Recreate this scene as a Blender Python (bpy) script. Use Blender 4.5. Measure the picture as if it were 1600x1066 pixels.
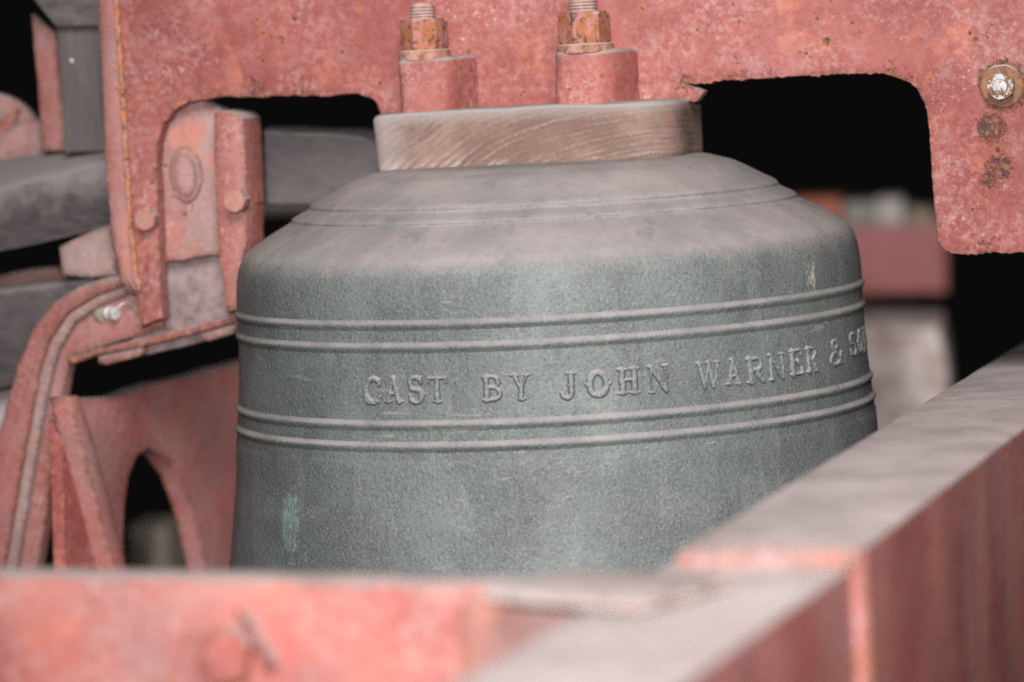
import bpy, bmesh, math, random
import numpy as np
from mathutils import Vector, Matrix, noise

random.seed(7)
for o in list(bpy.data.objects):
    bpy.data.objects.remove(o)
scene = bpy.context.scene
COL = scene.collection

# ------------------------------------------------------------------ camera
FOCAL = 124.0
FPX = FOCAL / 36.0 * 1600.0
PITCH, ROLL, DIST = math.radians(4.75), math.radians(3.05), 2.8
FWD = np.array([0.0, math.cos(PITCH), -math.sin(PITCH)])
_right = np.array([1.0, 0.0, 0.0]); _up = np.cross(_right, FWD)
RGT = _right * math.cos(ROLL) - _up * math.sin(ROLL)
UPV = _right * math.sin(ROLL) + _up * math.cos(ROLL)


def ray(x, y):
    return FWD + RGT * (x - 800.0) / FPX - UPV * (y - 533.0) / FPX


_d = ray(866, 617)
CAM = -_d * DIST / _d[1]            # the bell's axis is the world's z axis

cam_data = bpy.data.cameras.new('camera')
cam = bpy.data.objects.new('camera', cam_data)
COL.objects.link(cam)
M = Matrix(((RGT[0], UPV[0], -FWD[0], CAM[0]), (RGT[1], UPV[1], -FWD[1], CAM[1]),
            (RGT[2], UPV[2], -FWD[2], CAM[2]), (0, 0, 0, 1)))
cam.matrix_world = M
cam_data.lens = FOCAL
cam_data.sensor_width = 36.0
cam_data.clip_start = 0.05
cam_data.clip_end = 200.0
cam_data.dof.use_dof = True
cam_data.dof.focus_distance = 2.65
cam_data.dof.aperture_fstop = 3.5
scene.camera = cam

# ------------------------------------------------------------------ light: a flash thrown from above the camera in a dark bell chamber
world = bpy.data.worlds.new('World')
scene.world = world
world.use_nodes = True
bg = world.node_tree.nodes['Background']
bg.inputs[0].default_value = (0.75, 0.72, 0.70, 1)
bg.inputs[1].default_value = 0.004


def area(name, loc, target, size, power, col):
    l = bpy.data.lights.new(name, 'AREA')
    l.shape = 'DISK'; l.size = size; l.energy = power; l.color = col
    o = bpy.data.objects.new(name, l)
    COL.objects.link(o)
    o.location = loc
    o.rotation_euler = (Vector(target) - Vector(loc)).to_track_quat('-Z', 'Y').to_euler()
    return o


area('flash_bounced', (0.05, -2.75, 1.85), (0, -0.2, 0.05), 1.4, 122, (1.0, 0.975, 0.96))
sp = bpy.data.lights.new('flash_direct', 'SPOT')      # the flash head's own narrowing beam
sp.energy = 330; sp.color = (1.0, 0.985, 0.975); sp.shadow_soft_size = 0.05
sp.spot_size = math.radians(27); sp.spot_blend = 1.0
spo = bpy.data.objects.new('flash_direct', sp)
COL.objects.link(spo)
spo.location = (-0.13, -2.84, 0.45)
spo.rotation_euler = (Vector((0.0, 0.0, 0.05)) - Vector(spo.location)).to_track_quat('-Z', 'Y').to_euler()

scene.view_settings.view_transform = 'Standard'
scene.view_settings.look = 'None'
scene.view_settings.exposure = 0.06
scene.view_settings.gamma = 1.0
scene.view_settings.use_curve_mapping = False
scene.cycles.use_denoising = False
scene.cycles.max_bounces = 6
scene.cycles.sample_clamp_indirect = 2.0
scene.cycles.sample_clamp_direct = 6.0


# ------------------------------------------------------------------ materials
class NT:
    def __init__(s, name):
        s.m = bpy.data.materials.new(name)
        s.m.use_nodes = True
        s.t = s.m.node_tree
        s.b = s.t.nodes['Principled BSDF']
        g = s.t.nodes.new('ShaderNodeNewGeometry')
        s.geo = g
        s.P = g.outputs['Position']

    def put(s, sock, v):
        if v is None:
            return
        if isinstance(v, bpy.types.NodeSocket):
            s.t.links.new(v, sock)
        elif isinstance(v, tuple) and len(v) == 3 and sock.type == 'RGBA':
            sock.default_value = (*v, 1)
        else:
            sock.default_value = v

    def math(s, op, a, b=None, c=None, clamp=False):
        n = s.t.nodes.new('ShaderNodeMath'); n.operation = op; n.use_clamp = clamp
        s.put(n.inputs[0], a); s.put(n.inputs[1], b)
        if c is not None:
            s.put(n.inputs[2], c)
        return n.outputs[0]

    def vmath(s, op, a, b=None):
        n = s.t.nodes.new('ShaderNodeVectorMath'); n.operation = op
        s.put(n.inputs[0], a); s.put(n.inputs[1], b)
        return n.outputs[1] if op in ('DOT_PRODUCT', 'LENGTH', 'DISTANCE') else n.outputs[0]

    def ramp(s, v, a, b, lo=0.0, hi=1.0):
        n = s.t.nodes.new('ShaderNodeMapRange'); n.interpolation_type = 'SMOOTHSTEP'
        s.put(n.inputs[0], v)
        n.inputs[1].default_value = a; n.inputs[2].default_value = b
        n.inputs[3].default_value = lo; n.inputs[4].default_value = hi
        return n.outputs[0]

    def off(s, v, loc=(0, 0, 0), scale=(1, 1, 1)):
        n = s.t.nodes.new('ShaderNodeMapping')
        s.put(n.inputs[0], v); n.inputs[1].default_value = loc; n.inputs[3].default_value = scale
        return n.outputs[0]

    def noise(s, v, scale, detail=4, rough=0.6, dist=0.0):
        n = s.t.nodes.new('ShaderNodeTexNoise')
        s.put(n.inputs['Vector'], v); n.inputs['Scale'].default_value = scale
        n.inputs['Detail'].default_value = detail; n.inputs['Roughness'].default_value = rough
        n.inputs['Distortion'].default_value = dist
        return n.outputs[0]

    def voro(s, v, scale, out=0, rand=1.0):
        n = s.t.nodes.new('ShaderNodeTexVoronoi')
        s.put(n.inputs['Vector'], v); n.inputs['Scale'].default_value = scale
        n.inputs['Randomness'].default_value = rand
        return n.outputs[out]

    def mix(s, f, a, b):
        n = s.t.nodes.new('ShaderNodeMix'); n.data_type = 'RGBA'
        s.put(n.inputs[0], f); s.put(n.inputs[6], a); s.put(n.inputs[7], b)
        return n.outputs[2]

    def nz(s):
        n = s.t.nodes.new('ShaderNodeSeparateXYZ')
        s.put(n.inputs[0], s.geo.outputs['Normal'])
        return n.outputs[2]

    def xyz(s, v):
        n = s.t.nodes.new('ShaderNodeSeparateXYZ'); s.put(n.inputs[0], v)
        return n.outputs

    def edge(s, radius):
        n = s.t.nodes.new('ShaderNodeBevel'); n.samples = 4
        n.inputs[0].default_value = radius
        d = s.vmath('DOT_PRODUCT', n.outputs[0], s.geo.outputs['Normal'])
        return s.math('SUBTRACT', 1.0, d)

    def ball(s, c, r0, r1):
        d = s.vmath('DISTANCE', s.P, tuple(c))
        return s.ramp(d, r0, r1, 1.0, 0.0)

    def bump(s, h, strength, dist, normal=None):
        n = s.t.nodes.new('ShaderNodeBump')
        n.inputs['Strength'].default_value = strength
        n.inputs['Distance'].default_value = dist
        s.put(n.inputs['Height'], h)
        if normal is not None:
            s.put(n.inputs['Normal'], normal)
        return n.outputs[0]

    def done(s, col, rough, normal=None, metal=0.0, spec=0.5):
        s.put(s.b.inputs['Base Color'], col); s.put(s.b.inputs['Roughness'], rough)
        s.put(s.b.inputs['Metallic'], metal); s.put(s.b.inputs['Specular IOR Level'], spec)
        if normal is not None:
            s.put(s.b.inputs['Normal'], normal)
        return s.m


DUST = (0.36, 0.305, 0.285)


def red_paint(name, seed=0.0, a=(0.325, 0.100, 0.088), b=(0.225, 0.060, 0.054), pale=(0.42, 0.255, 0.24),
              pale_amt=0.6, rust=0.5, edge_r=0.009, dust=0.9, spots=(), stretch=(1, 1, 1), wall_dust=0.0, dust_tone=1.0):
    s = NT(name)
    P = s.off(s.P, (seed * 3.1, seed * 1.7, seed * 2.3))
    PS = s.off(s.P, (seed * 3.1, seed * 1.7, seed * 2.3), stretch)
    c = s.mix(s.ramp(s.noise(PS, 13, 6, 0.65), 0.36, 0.64), b, a)
    c = s.mix(s.ramp(s.noise(s.off(PS, (2, 2, 6)), 5, 5, 0.6), 0.42, 0.66, 0, 0.45), c, (a[0] * 0.72, a[1] * 0.55, a[2] * 0.55))
    # chalky bloom, in patches and in fine crumbs
    crumbs = s.noise(P, 170, 6, 0.78)
    bloom = s.math('MULTIPLY', s.ramp(s.noise(PS, 20, 6, 0.7), 0.36, 0.66, 0.12, 1.0), s.ramp(crumbs, 0.44, 0.62))
    c = s.mix(s.math('MULTIPLY', bloom, pale_amt), c, pale)
    c = s.mix(s.math('MULTIPLY', s.ramp(crumbs, 0.46, 0.34), 0.35), c, (b[0] * 0.8, b[1] * 0.75, b[2] * 0.75))
    if wall_dust:
        c = s.mix(s.math('MULTIPLY', s.ramp(s.noise(PS, 11, 6, 0.7), 0.34, 0.66), wall_dust), c, (0.33, 0.235, 0.225))
    orange = s.ramp(s.noise(s.off(P, (5, 2, 8)), 19, 6, 0.7), 0.54, 0.68)
    c = s.mix(s.math('MULTIPLY', orange, 0.55), c, (0.47, 0.16, 0.10))
    mauve = s.ramp(s.noise(s.off(PS, (9, 2, 3)), 24, 5, 0.65), 0.55, 0.70)
    c = s.mix(s.math('MULTIPLY', mauve, 0.40), c, (0.34, 0.19, 0.19))
    dark = s.ramp(s.noise(s.off(P, (1, 9, 4)), 300, 4, 0.7), 0.60, 0.70)
    c = s.mix(s.math('MULTIPLY', dark, 0.5), c, (0.17, 0.06, 0.05))
    white = s.math('MULTIPLY', s.ramp(s.noise(s.off(P, (7, 7, 1)), 250, 5, 0.75), 0.56, 0.68), s.ramp(s.noise(s.off(P, (3, 7, 1)), 15, 3), 0.46, 0.64))
    c = s.mix(s.math('MULTIPLY', white, 0.75), c, (0.58, 0.43, 0.41))
    # rust: pin spots, chipped edges, and stains at given places
    jit = s.math('MULTIPLY', s.math('SUBTRACT', s.noise(P, 330, 4, 0.7), 0.5), 0.34)
    pin = halo = None
    for (sc, r_, lo, hi, o_) in ((38, 0.085, 0.52, 0.56, 2.0), (85, 0.10, 0.54, 0.60, 6.0)):
        cell = s.math('ADD', s.voro(s.off(P, (o_, 2, 2)), sc, 0), jit)
        sel = s.ramp(s.noise(s.off(P, (4, o_, 6)), 20, 3), lo - 0.06 * rust, hi - 0.06 * rust)
        p_ = s.math('MULTIPLY', s.ramp(cell, r_, r_ + 0.04, 1.0, 0.0), sel)
        h_ = s.math('MULTIPLY', s.ramp(cell, r_, r_ + 0.15, 1.0, 0.0), sel)
        pin = p_ if pin is None else s.math('MAXIMUM', pin, p_)
        halo = h_ if halo is None else s.math('MAXIMUM', halo, h_)
    pin = s.math('MULTIPLY', pin, min(1.0, rust * 2)); halo = s.math('MULTIPLY', halo, min(1.0, rust * 2))
    e0 = s.edge(edge_r)
    e = s.math('MULTIPLY', s.ramp(e0, 0.003, 0.05), s.ramp(s.noise(P, 120, 6, 0.78), 0.51 - 0.10 * rust, 0.57 - 0.10 * rust))
    stain = None
    for (ctr, r0, r1, amt) in spots:
        k = s.math('MULTIPLY', s.ball(ctr, r0, r1), amt)
        stain = k if stain is None else s.math('MAXIMUM', stain, k)
    if stain is not None:
        stn = s.math('MULTIPLY', s.ramp(s.math('ADD', s.noise(P, 230, 6, 0.8), s.math('MULTIPLY', stain, 0.35)), 0.68, 0.76), s.ramp(stain, 0.0, 0.25))
        pin = s.math('MAXIMUM', pin, stn)
    c = s.mix(s.math('MULTIPLY', halo, 0.5), c, (0.40, 0.15, 0.06))
    c = s.mix(s.math('MULTIPLY', s.ramp(e0, 0.003, 0.05), s.ramp(s.noise(s.off(P, (6, 1, 1)), 45, 4), 0.5, 0.62, 0, 0.6)), c, (0.48, 0.19, 0.10))
    rcol = s.mix(s.ramp(s.noise(P, 260, 5, 0.7), 0.42, 0.62), (0.060, 0.036, 0.034), (0.26, 0.11, 0.05))
    rm = s.math('MAXIMUM', pin, s.math('MULTIPLY', e, 0.92))
    c = s.mix(rm, c, rcol)
    # dust lying on whatever faces up
    worn = s.ramp(s.noise(s.off(P, (3, 3, 9)), 13, 6, 0.72), 0.60, 0.74, 0.0, 0.6)
    d = s.math('MULTIPLY', s.ramp(s.math('ADD', s.nz(), s.math('MULTIPLY', s.math('SUBTRACT', s.noise(P, 60, 4), 0.5), 0.6)), 0.2, 0.6), s.math('MULTIPLY', s.math('SUBTRACT', 1.0, worn), dust))
    dcol = s.mix(s.ramp(s.noise(P, 18, 6, 0.7), 0.34, 0.66), tuple(v * dust_tone for v in (0.245, 0.207, 0.202)), tuple(v * dust_tone for v in (0.345, 0.297, 0.287)))
    dcol = s.mix(s.ramp(s.noise(P, 210, 5, 0.75), 0.56, 0.68, 0, 0.5), dcol, (0.46, 0.41, 0.39))
    c = s.mix(d, c, dcol)
    h = s.math('ADD', s.math('MULTIPLY', s.noise(P, 240, 5, 0.65), 0.8), s.math('MULTIPLY', rm, -0.6))
    h = s.math('ADD', h, s.math('MULTIPLY', s.noise(P, 38, 3), 1.2))
    return s.done(c, 0.62, s.bump(h, 0.7, 0.0012), spec=0.28)


def timber(name, seed=0.0, a=(0.036, 0.028, 0.030), b=(0.072, 0.058, 0.059), axis=(3, 40, 40), dust=0.85):
    s = NT(name)
    P = s.off(s.P, (seed, seed * 2, seed * 3))
    g = s.noise(s.off(P, (0, 0, 0), axis), 6, 5, 0.65)
    c = s.mix(s.ramp(g, 0.3, 0.7), a, b)
    c = s.mix(s.math('MULTIPLY', s.ramp(s.noise(P, 12, 4), 0.4, 0.7), 0.4), c, (b[0] * 1.15, b[1] * 1.15, b[2] * 1.15))
    d = s.math('MULTIPLY', s.ramp(s.math('ADD', s.nz(), s.math('MULTIPLY', s.math('SUBTRACT', s.noise(P, 60, 4), 0.5), 0.4)), 0.15, 0.5), dust)
    c = s.mix(d, c, (0.225, 0.20, 0.195))
    return s.done(c, 0.75, s.bump(g, 0.4, 0.002), spec=0.25)


def bell_bronze(name='bell_bronze', relief=False):
    s = NT(name)
    P = s.P
    big = s.noise(P, 9, 4)
    mid = s.noise(s.off(P, (3, 1, 2)), 45, 5, 0.65)
    fine = s.noise(P, 520, 4, 0.8)
    c = s.mix(s.ramp(big, 0.35, 0.65), (0.092, 0.102, 0.102), (0.130, 0.145, 0.142))
    c = s.mix(s.ramp(mid, 0.50, 0.70, 0, 0.6), c, (0.088, 0.088, 0.096))
    c = s.mix(s.ramp(s.noise(s.off(P, (8, 3, 2), (1, 1, 2.2)), 16, 5, 0.7), 0.55, 0.72, 0, 0.6), c, (0.125, 0.180, 0.170))
    c = s.mix(s.ramp(s.noise(s.off(P, (1, 3, 2), (1, 1, 0.14)), 42, 5, 0.7), 0.52, 0.70, 0, 0.55), c, (0.160, 0.178, 0.172))
    c = s.mix(s.ramp(s.noise(s.off(P, (5, 3, 2), (1, 1, 0.20)), 34, 5, 0.7), 0.56, 0.72, 0, 0.5), c, (0.062, 0.068, 0.074))
    c = s.mix(s.ramp(fine, 0.54, 0.66, 0, 0.75), c, (0.225, 0.222, 0.212))
    c = s.mix(s.ramp(fine, 0.46, 0.34, 0, 0.75), c, (0.030, 0.036, 0.041))
    c = s.mix(s.math('MULTIPLY', s.ramp(s.noise(s.off(P, (6, 6, 6)), 380, 3, 0.7), 0.60, 0.68, 0, 0.7), s.ramp(s.noise(s.off(P, (6, 1, 6)), 20, 3), 0.46, 0.62)), c, (0.20, 0.125, 0.085))
    # verdigris run low on the left
    v = BELL_SPOT['verdigris']
    x = s.vmath('MULTIPLY', s.vmath('SUBTRACT', P, tuple(v)), (1.0, 0.6, 0.36))
    vm = s.ramp(s.math('ADD', s.vmath('LENGTH', x), s.math('MULTIPLY', s.math('SUBTRACT', s.noise(P, 120, 4, 0.7), 0.5), 0.018)), 0.0065, 0.0105, 1, 0)
    vm = s.math('MULTIPLY', vm, s.ramp(s.noise(s.off(P, (0, 0, 0), (1, 1, 0.4)), 300, 4, 0.7), 0.40, 0.62, 0.2, 1.0))
    c = s.mix(s.math('MULTIPLY', vm, 0.75), c, (0.23, 0.33, 0.28))
    # bird lime on the right shoulder
    w = BELL_SPOT['lime']
    x = s.vmath('MULTIPLY', s.vmath('SUBTRACT', P, tuple(w)), (1.0, 0.7, 0.5))
    wm = s.ramp(s.math('ADD', s.vmath('LENGTH', x), s.math('MULTIPLY', s.math('SUBTRACT', s.noise(P, 170, 4, 0.7), 0.5), 0.03)), 0.0015, 0.0045, 1, 0)
    c = s.mix(s.math('MULTIPLY', wm, 0.7), c, (0.42, 0.40, 0.33))
    scr = s.ramp(s.noise(s.off(P, (4, 2, 1), (0.25, 0.25, 1.6)), 120, 2, 0.5), 0.665, 0.69, 0, 0.5)
    c = s.mix(s.math('MULTIPLY', scr, s.ramp(s.noise(s.off(P, (1, 8, 3)), 11, 3), 0.5, 0.62)), c, (0.26, 0.25, 0.235))
    spk = s.math('MULTIPLY', s.ramp(s.voro(P, 130, 0), 0.030, 0.050, 1, 0), s.ramp(s.noise(s.off(P, (1, 5, 5)), 40, 2), 0.60, 0.64))
    c = s.mix(s.math('MULTIPLY', spk, 0.8), c, (0.55, 0.55, 0.52))
    if relief:      # letters: relief shading painted into the colour, stroke edges darker, faces paler
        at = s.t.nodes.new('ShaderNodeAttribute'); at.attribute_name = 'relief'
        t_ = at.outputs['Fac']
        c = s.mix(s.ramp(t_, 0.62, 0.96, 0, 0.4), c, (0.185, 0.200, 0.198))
        edge_shade = s.math('MULTIPLY', s.ramp(t_, 0.0, 0.22), s.ramp(t_, 0.62, 0.34))
        c = s.mix(s.math('MULTIPLY', edge_shade, 0.65), c, (0.034, 0.040, 0.044))
    # dust settled on everything that faces up
    nz = s.nz()
    dn = s.math('MULTIPLY', s.math('SUBTRACT', s.noise(P, 22, 6, 0.7), 0.5), 0.75)
    dn = s.math('ADD', dn, s.math('MULTIPLY', s.math('SUBTRACT', fine, 0.5), 0.40))
    d = s.ramp(s.math('ADD', nz, dn), 0.08, 0.76)
    scuff = s.math('MULTIPLY', s.ramp(s.noise(s.off(P, (2, 8, 1), (1, 1, 0.6)), 30, 4, 0.6), 0.56, 0.74), 0.40)
    d = s.math('MULTIPLY', d, s.math('SUBTRACT', 0.97, scuff))
    dcol = s.mix(s.ramp(s.noise(P, 15, 6, 0.7), 0.35, 0.65), (0.200, 0.180, 0.176), (0.276, 0.240, 0.231))
    dcol = s.mix(s.ramp(s.noise(s.off(P, (4, 4, 4)), 90, 6, 0.75), 0.55, 0.70, 0, 0.5), dcol, (0.150, 0.150, 0.150))
    c = s.mix(d, c, dcol)
    pits = s.math('MULTIPLY', s.math('MULTIPLY', s.noise(P, 330, 4, 0.7), s.ramp(s.noise(s.off(P, (2, 9, 9)), 17, 4, 0.6), 0.34, 0.66, 0.55, 1.2)), s.math('SUBTRACT', 1.0, s.math('MULTIPLY', d, 0.75)))
    h = s.math('ADD', pits, s.math('MULTIPLY', s.noise(P, 60, 3), 0.5))
    r = s.math('ADD', 0.54, s.math('MULTIPLY', d, 0.36))
    return s.done(c, r, s.bump(h, 0.7, 0.0016), metal=s.math('MULTIPLY', s.math('SUBTRACT', 1.0, d), 0.12), spec=0.38)


def oak_block():
    s = NT('oak_block')
    P = s.P
    q = BLOCK['ring']
    e = s.vmath('MULTIPLY', s.vmath('SUBTRACT', P, tuple(q)), (0.50, 0.0, 1.0))
    d = s.vmath('LENGTH', e)
    d = s.math('ADD', d, s.math('MULTIPLY', s.math('SUBTRACT', s.noise(P, 14, 2), 0.5), 0.010))
    d = s.math('ADD', d, s.math('MULTIPLY', s.math('SUBTRACT', s.noise(P, 160, 3), 0.5), 0.0022))
    cv = s.t.nodes.new('ShaderNodeCombineXYZ')
    s.put(cv.inputs[0], s.math('MULTIPLY', d, 330.0)); s.put(cv.inputs[1], s.math('MULTIPLY', s.xyz(P)[0], 26.0)); s.put(cv.inputs[2], s.math('MULTIPLY', s.xyz(P)[1], 26.0))
    w = s.math('ADD', s.math('MULTIPLY', s.ramp(s.noise(cv.outputs[0], 1.0, 3, 0.6), 0.30, 0.70), 0.6), s.math('MULTIPLY', s.math('ADD', s.math('SINE', s.math('MULTIPLY', d, 1500.0)), 1.0), 0.2))
    rough = s.noise(P, 320, 5, 0.8)
    patch = s.ramp(s.noise(s.off(P, (1, 1, 5)), 22, 5, 0.7), 0.36, 0.66)
    c = s.mix(patch, (0.150, 0.086, 0.065), (0.235, 0.155, 0.126))
    c = s.mix(s.math('MULTIPLY', s.ramp(w, 0.50, 0.95), s.ramp(rough, 0.38, 0.62, 0.10, 0.6)), c, (0.31, 0.235, 0.197))
    c = s.mix(s.math('MULTIPLY', s.ramp(w, 0.35, 0.02), s.ramp(rough, 0.60, 0.40, 0.25, 0.8)), c, (0.080, 0.050, 0.040))
    c = s.mix(s.ramp(rough, 0.55, 0.70, 0, 0.45), c, (0.33, 0.275, 0.25))
    c = s.mix(0.25, c, (0.150, 0.105, 0.088))
    z = s.xyz(P)[2]
    zb, zt = BLOCK['z0'], BLOCK['z1']
    lowp = s.math('MULTIPLY', s.ramp(z, zb + 0.001, zb + 0.014, 1, 0), s.ramp(s.noise(P, 40, 4), 0.42, 0.66))
    c = s.mix(s.math('MULTIPLY', s.math('MULTIPLY', lowp, s.ramp(w, 0.3, 0.8)), 0.5), c, (0.50, 0.43, 0.39))
    gray = s.math('ADD', s.math('MULTIPLY', s.ramp(z, zt - 0.013, zt - 0.002), 0.7), s.ramp(s.noise(s.off(P, (4, 4, 4)), 15, 3), 0.55, 0.7, 0, 0.2), clamp=True)
    c = s.mix(s.math('MULTIPLY', gray, s.ramp(rough, 0.3, 0.6, 0.6, 1.0)), c, (0.255, 0.222, 0.212))
    xx = s.xyz(P)[0]
    c = s.mix(s.ramp(xx, -0.100, -0.124, 0, 0.6), c, (0.26, 0.228, 0.218))
    red = s.math('MULTIPLY', s.ball(BLOCK['smear'], 0.008, 0.020), s.ramp(s.noise(P, 120, 4), 0.35, 0.5))
    c = s.mix(s.math('MULTIPLY', red, 0.85), c, (0.42, 0.13, 0.11))
    dd = s.ramp(s.nz(), 0.2, 0.6)
    c = s.mix(dd, c, (0.27, 0.237, 0.228))
    h = s.math('ADD', s.math('MULTIPLY', w, 0.5), rough)
    return s.done(c, 0.7, s.bump(h, 0.5, 0.0009), spec=0.25)


def rusty(name, seed=0.0, a=(0.42, 0.17, 0.06), b=(0.40, 0.19, 0.15), dark=0.5):
    s = NT(name)
    P = s.off(s.P, (seed, seed, seed))
    c = s.mix(s.ramp(s.noise(P, 90, 6, 0.75), 0.44, 0.58), a, b)
    c = s.mix(s.ramp(s.noise(s.off(P, (3, 3, 3)), 190, 5, 0.75), 0.52, 0.62, 0, dark), c, (0.06, 0.04, 0.035))
    e = s.math('MULTIPLY', s.ramp(s.edge(0.002), 0.03, 0.2), s.ramp(s.noise(P, 160, 4), 0.45, 0.58))
    c = s.mix(s.math('MULTIPLY', e, 0.8), c, (0.05, 0.035, 0.03))
    d = s.ramp(s.nz(), 0.3, 0.7, 0, 0.85)
    c = s.mix(d, c, DUST)
    return s.done(c, 0.75, s.bump(s.noise(P, 420, 5, 0.7), 0.6, 0.001), spec=0.25)


def zinc(name, rust=0.5, seed=0.0, tone=1.0):
    s = NT(name)
    P = s.off(s.P, (seed, seed, 0))
    m = s.ramp(s.noise(P, 150, 4, 0.65), 0.62 - 0.2 * rust, 0.70 - 0.2 * rust)
    c = s.mix(s.noise(P, 300, 4), tuple(v * tone for v in (0.24, 0.235, 0.232)), tuple(v * tone for v in (0.38, 0.37, 0.362)))
    c = s.mix(m, c, (0.20, 0.085, 0.04))
    return s.done(c, s.math('ADD', 0.48, s.math('MULTIPLY', m, 0.35)), s.bump(s.noise(P, 380, 4), 0.4, 0.0006), metal=s.math('MULTIPLY', s.math('SUBTRACT', 1.0, m), 0.35))


def stone(name, a, b, seed=0.0, scale=30, stains=0.0):
    s = NT(name)
    P = s.off(s.P, (seed, seed, seed))
    c = s.mix(s.ramp(s.noise(P, scale, 5, 0.65), 0.35, 0.65), a, b)
    if stains:
        c = s.mix(s.ramp(s.noise(s.off(P, (2, 5, 3)), 22, 4), 0.55, 0.68, 0, stains), c, (0.33, 0.17, 0.09))
    return s.done(c, 0.85, s.bump(s.noise(P, 150, 4), 0.5, 0.002), spec=0.2)


# ------------------------------------------------------------------ frames: real planes in the place, in which outlines are laid out
class Frame:
    """x axis of a vertical plane given by its heading; y runs away from the viewer."""

    def __init__(s, yaw_deg, org=(0, 0, 0)):
        a = math.radians(yaw_deg)
        s.ex = np.array([math.cos(a), math.sin(a), 0.0])
        s.ey = np.array([-math.sin(a), math.cos(a), 0.0])
        s.o = np.array(org, float)

    def at(s, px, py, Y):
        d = ray(px, py)
        t = (Y - (CAM - s.o) @ s.ey) / (d @ s.ey)
        p = CAM - s.o + d * t
        return float(p @ s.ex), float(p[2])

    def w(s, x, y, z):
        return s.o + s.ex * x + s.ey * y + np.array([0, 0, z])

    def mat(s):
        return Matrix(((s.ex[0], s.ey[0], 0, s.o[0]), (s.ex[1], s.ey[1], 0, s.o[1]), (0, 0, 1, s.o[2]), (0, 0, 0, 1)))


def on_floor(px, py, z):
    d = ray(px, py)
    t = (z - CAM[2]) / d[2]
    return CAM + d * t


def link(name, verts, faces, mat, parent=None, smooth=True, angle=35):
    me = bpy.data.meshes.new(name)
    me.from_pydata([tuple(map(float, v)) for v in verts], [], faces)
    bm = bmesh.new(); bm.from_mesh(me)
    bmesh.ops.recalc_face_normals(bm, faces=bm.faces)
    bm.to_mesh(me); bm.free()
    me.update()
    me.materials.append(mat)
    if smooth:
        me.polygons.foreach_set('use_smooth', [True] * len(me.polygons))
        me.set_sharp_from_angle(angle=math.radians(angle))
    o = bpy.data.objects.new(name, me)
    COL.objects.link(o)
    if parent is not None:
        o.parent = parent
        o.matrix_parent_inverse = Matrix.Identity(4)
    return o


def empty(name, label, cat, group=None):
    o = bpy.data.objects.new(name, None)
    COL.objects.link(o)
    return tag(o, label, cat, group)


def tag(o, label, cat, group=None):
    o['label'] = label; o['category'] = cat; o['kind'] = 'thing'
    if group:
        o['group'] = group
    return o


def densify(pts, step):
    out = []
    n = len(pts)
    for i in range(n):
        a, b = np.array(pts[i]), np.array(pts[(i + 1) % n])
        k = max(1, int(np.linalg.norm(b - a) / step))
        for j in range(k):
            out.append(a + (b - a) * j / k)
    return out


def rounded(pts, r, seg=4):
    """round the corners of a closed polygon"""
    out = []
    n = len(pts)
    for i in range(n):
        p, a, b = np.array(pts[i]), np.array(pts[i - 1]), np.array(pts[(i + 1) % n])
        rr = r[i] if isinstance(r, (list, tuple)) else r
        if rr <= 0:
            out.append(p); continue
        u, v = a - p, b - p
        lu, lv = np.linalg.norm(u), np.linalg.norm(v)
        k = min(rr, lu * 0.45, lv * 0.45)
        s, e = p + u / lu * k, p + v / lv * k
        for j in range(seg + 1):
            t = j / seg
            out.append((1 - t) ** 2 * s + 2 * t * (1 - t) * p + t * t * e)
    return out


def slab(name, frame, pts, Y, T, mat, parent=None, bev=0.002, step=0.008, jit=0.0006, seed=0, px=True, freq=130.0, flat_only=False):
    """a plate of thickness T: outline on the plane y=Y of the frame, arrises softened, edge uneven"""
    q = [frame.at(x, y, Y) for x, y in pts] if px else [tuple(p) for p in pts]
    q = densify(q, step)
    n = len(q)
    Q = np.array(q)
    area2 = sum(Q[i][0] * Q[(i + 1) % n][1] - Q[(i + 1) % n][0] * Q[i][1] for i in range(n))
    if area2 < 0:
        Q = Q[::-1]
    nx = np.roll(Q, -1, 0) - np.roll(Q, 1, 0)
    nrm = np.stack([nx[:, 1], -nx[:, 0]], 1)
    nrm /= np.maximum(1e-9, np.linalg.norm(nrm, axis=1))[:, None]
    for i in range(n):
        v = Vector((Q[i][0] * freq + seed * 7, Q[i][1] * freq, seed * 3.3))
        k = (noise.noise(v) + 0.6 * noise.noise(v * 2.7)) * (0.35 + 1.8 * abs(noise.noise(v * 0.17)) if flat_only else 1.0) + (1.2 * noise.noise(v * 0.25) if flat_only else 0.0)
        Q[i] += nrm[i] * jit * k * ((0.30 + 0.70 * nrm[i][1] ** 2) if flat_only else 1.0)
    rings = [(bev, 0.0), (bev * 0.30, bev * 0.30), (0.0, bev)] if bev > 0 else [(0.0, 0.0)]
    prof = rings + [(0.0, T - bev * 0.7), (bev * 0.7, T)] if bev > 0 else [(0, 0), (0, T)]
    verts, faces = [], []
    for (ins, dep) in prof:
        for i in range(n):
            p = Q[i] - nrm[i] * ins
            verts.append(frame.w(p[0], Y + dep, p[1]))
    for r in range(len(prof) - 1):
        for i in range(n):
            j = (i + 1) % n
            faces.append((r * n + i, r * n + j, (r + 1) * n + j, (r + 1) * n + i))
    faces.append(tuple(range(n)))
    faces.append(tuple((len(prof) - 1) * n + i for i in range(n - 1, -1, -1)))
    return link(name, verts, faces, mat, parent)


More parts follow.
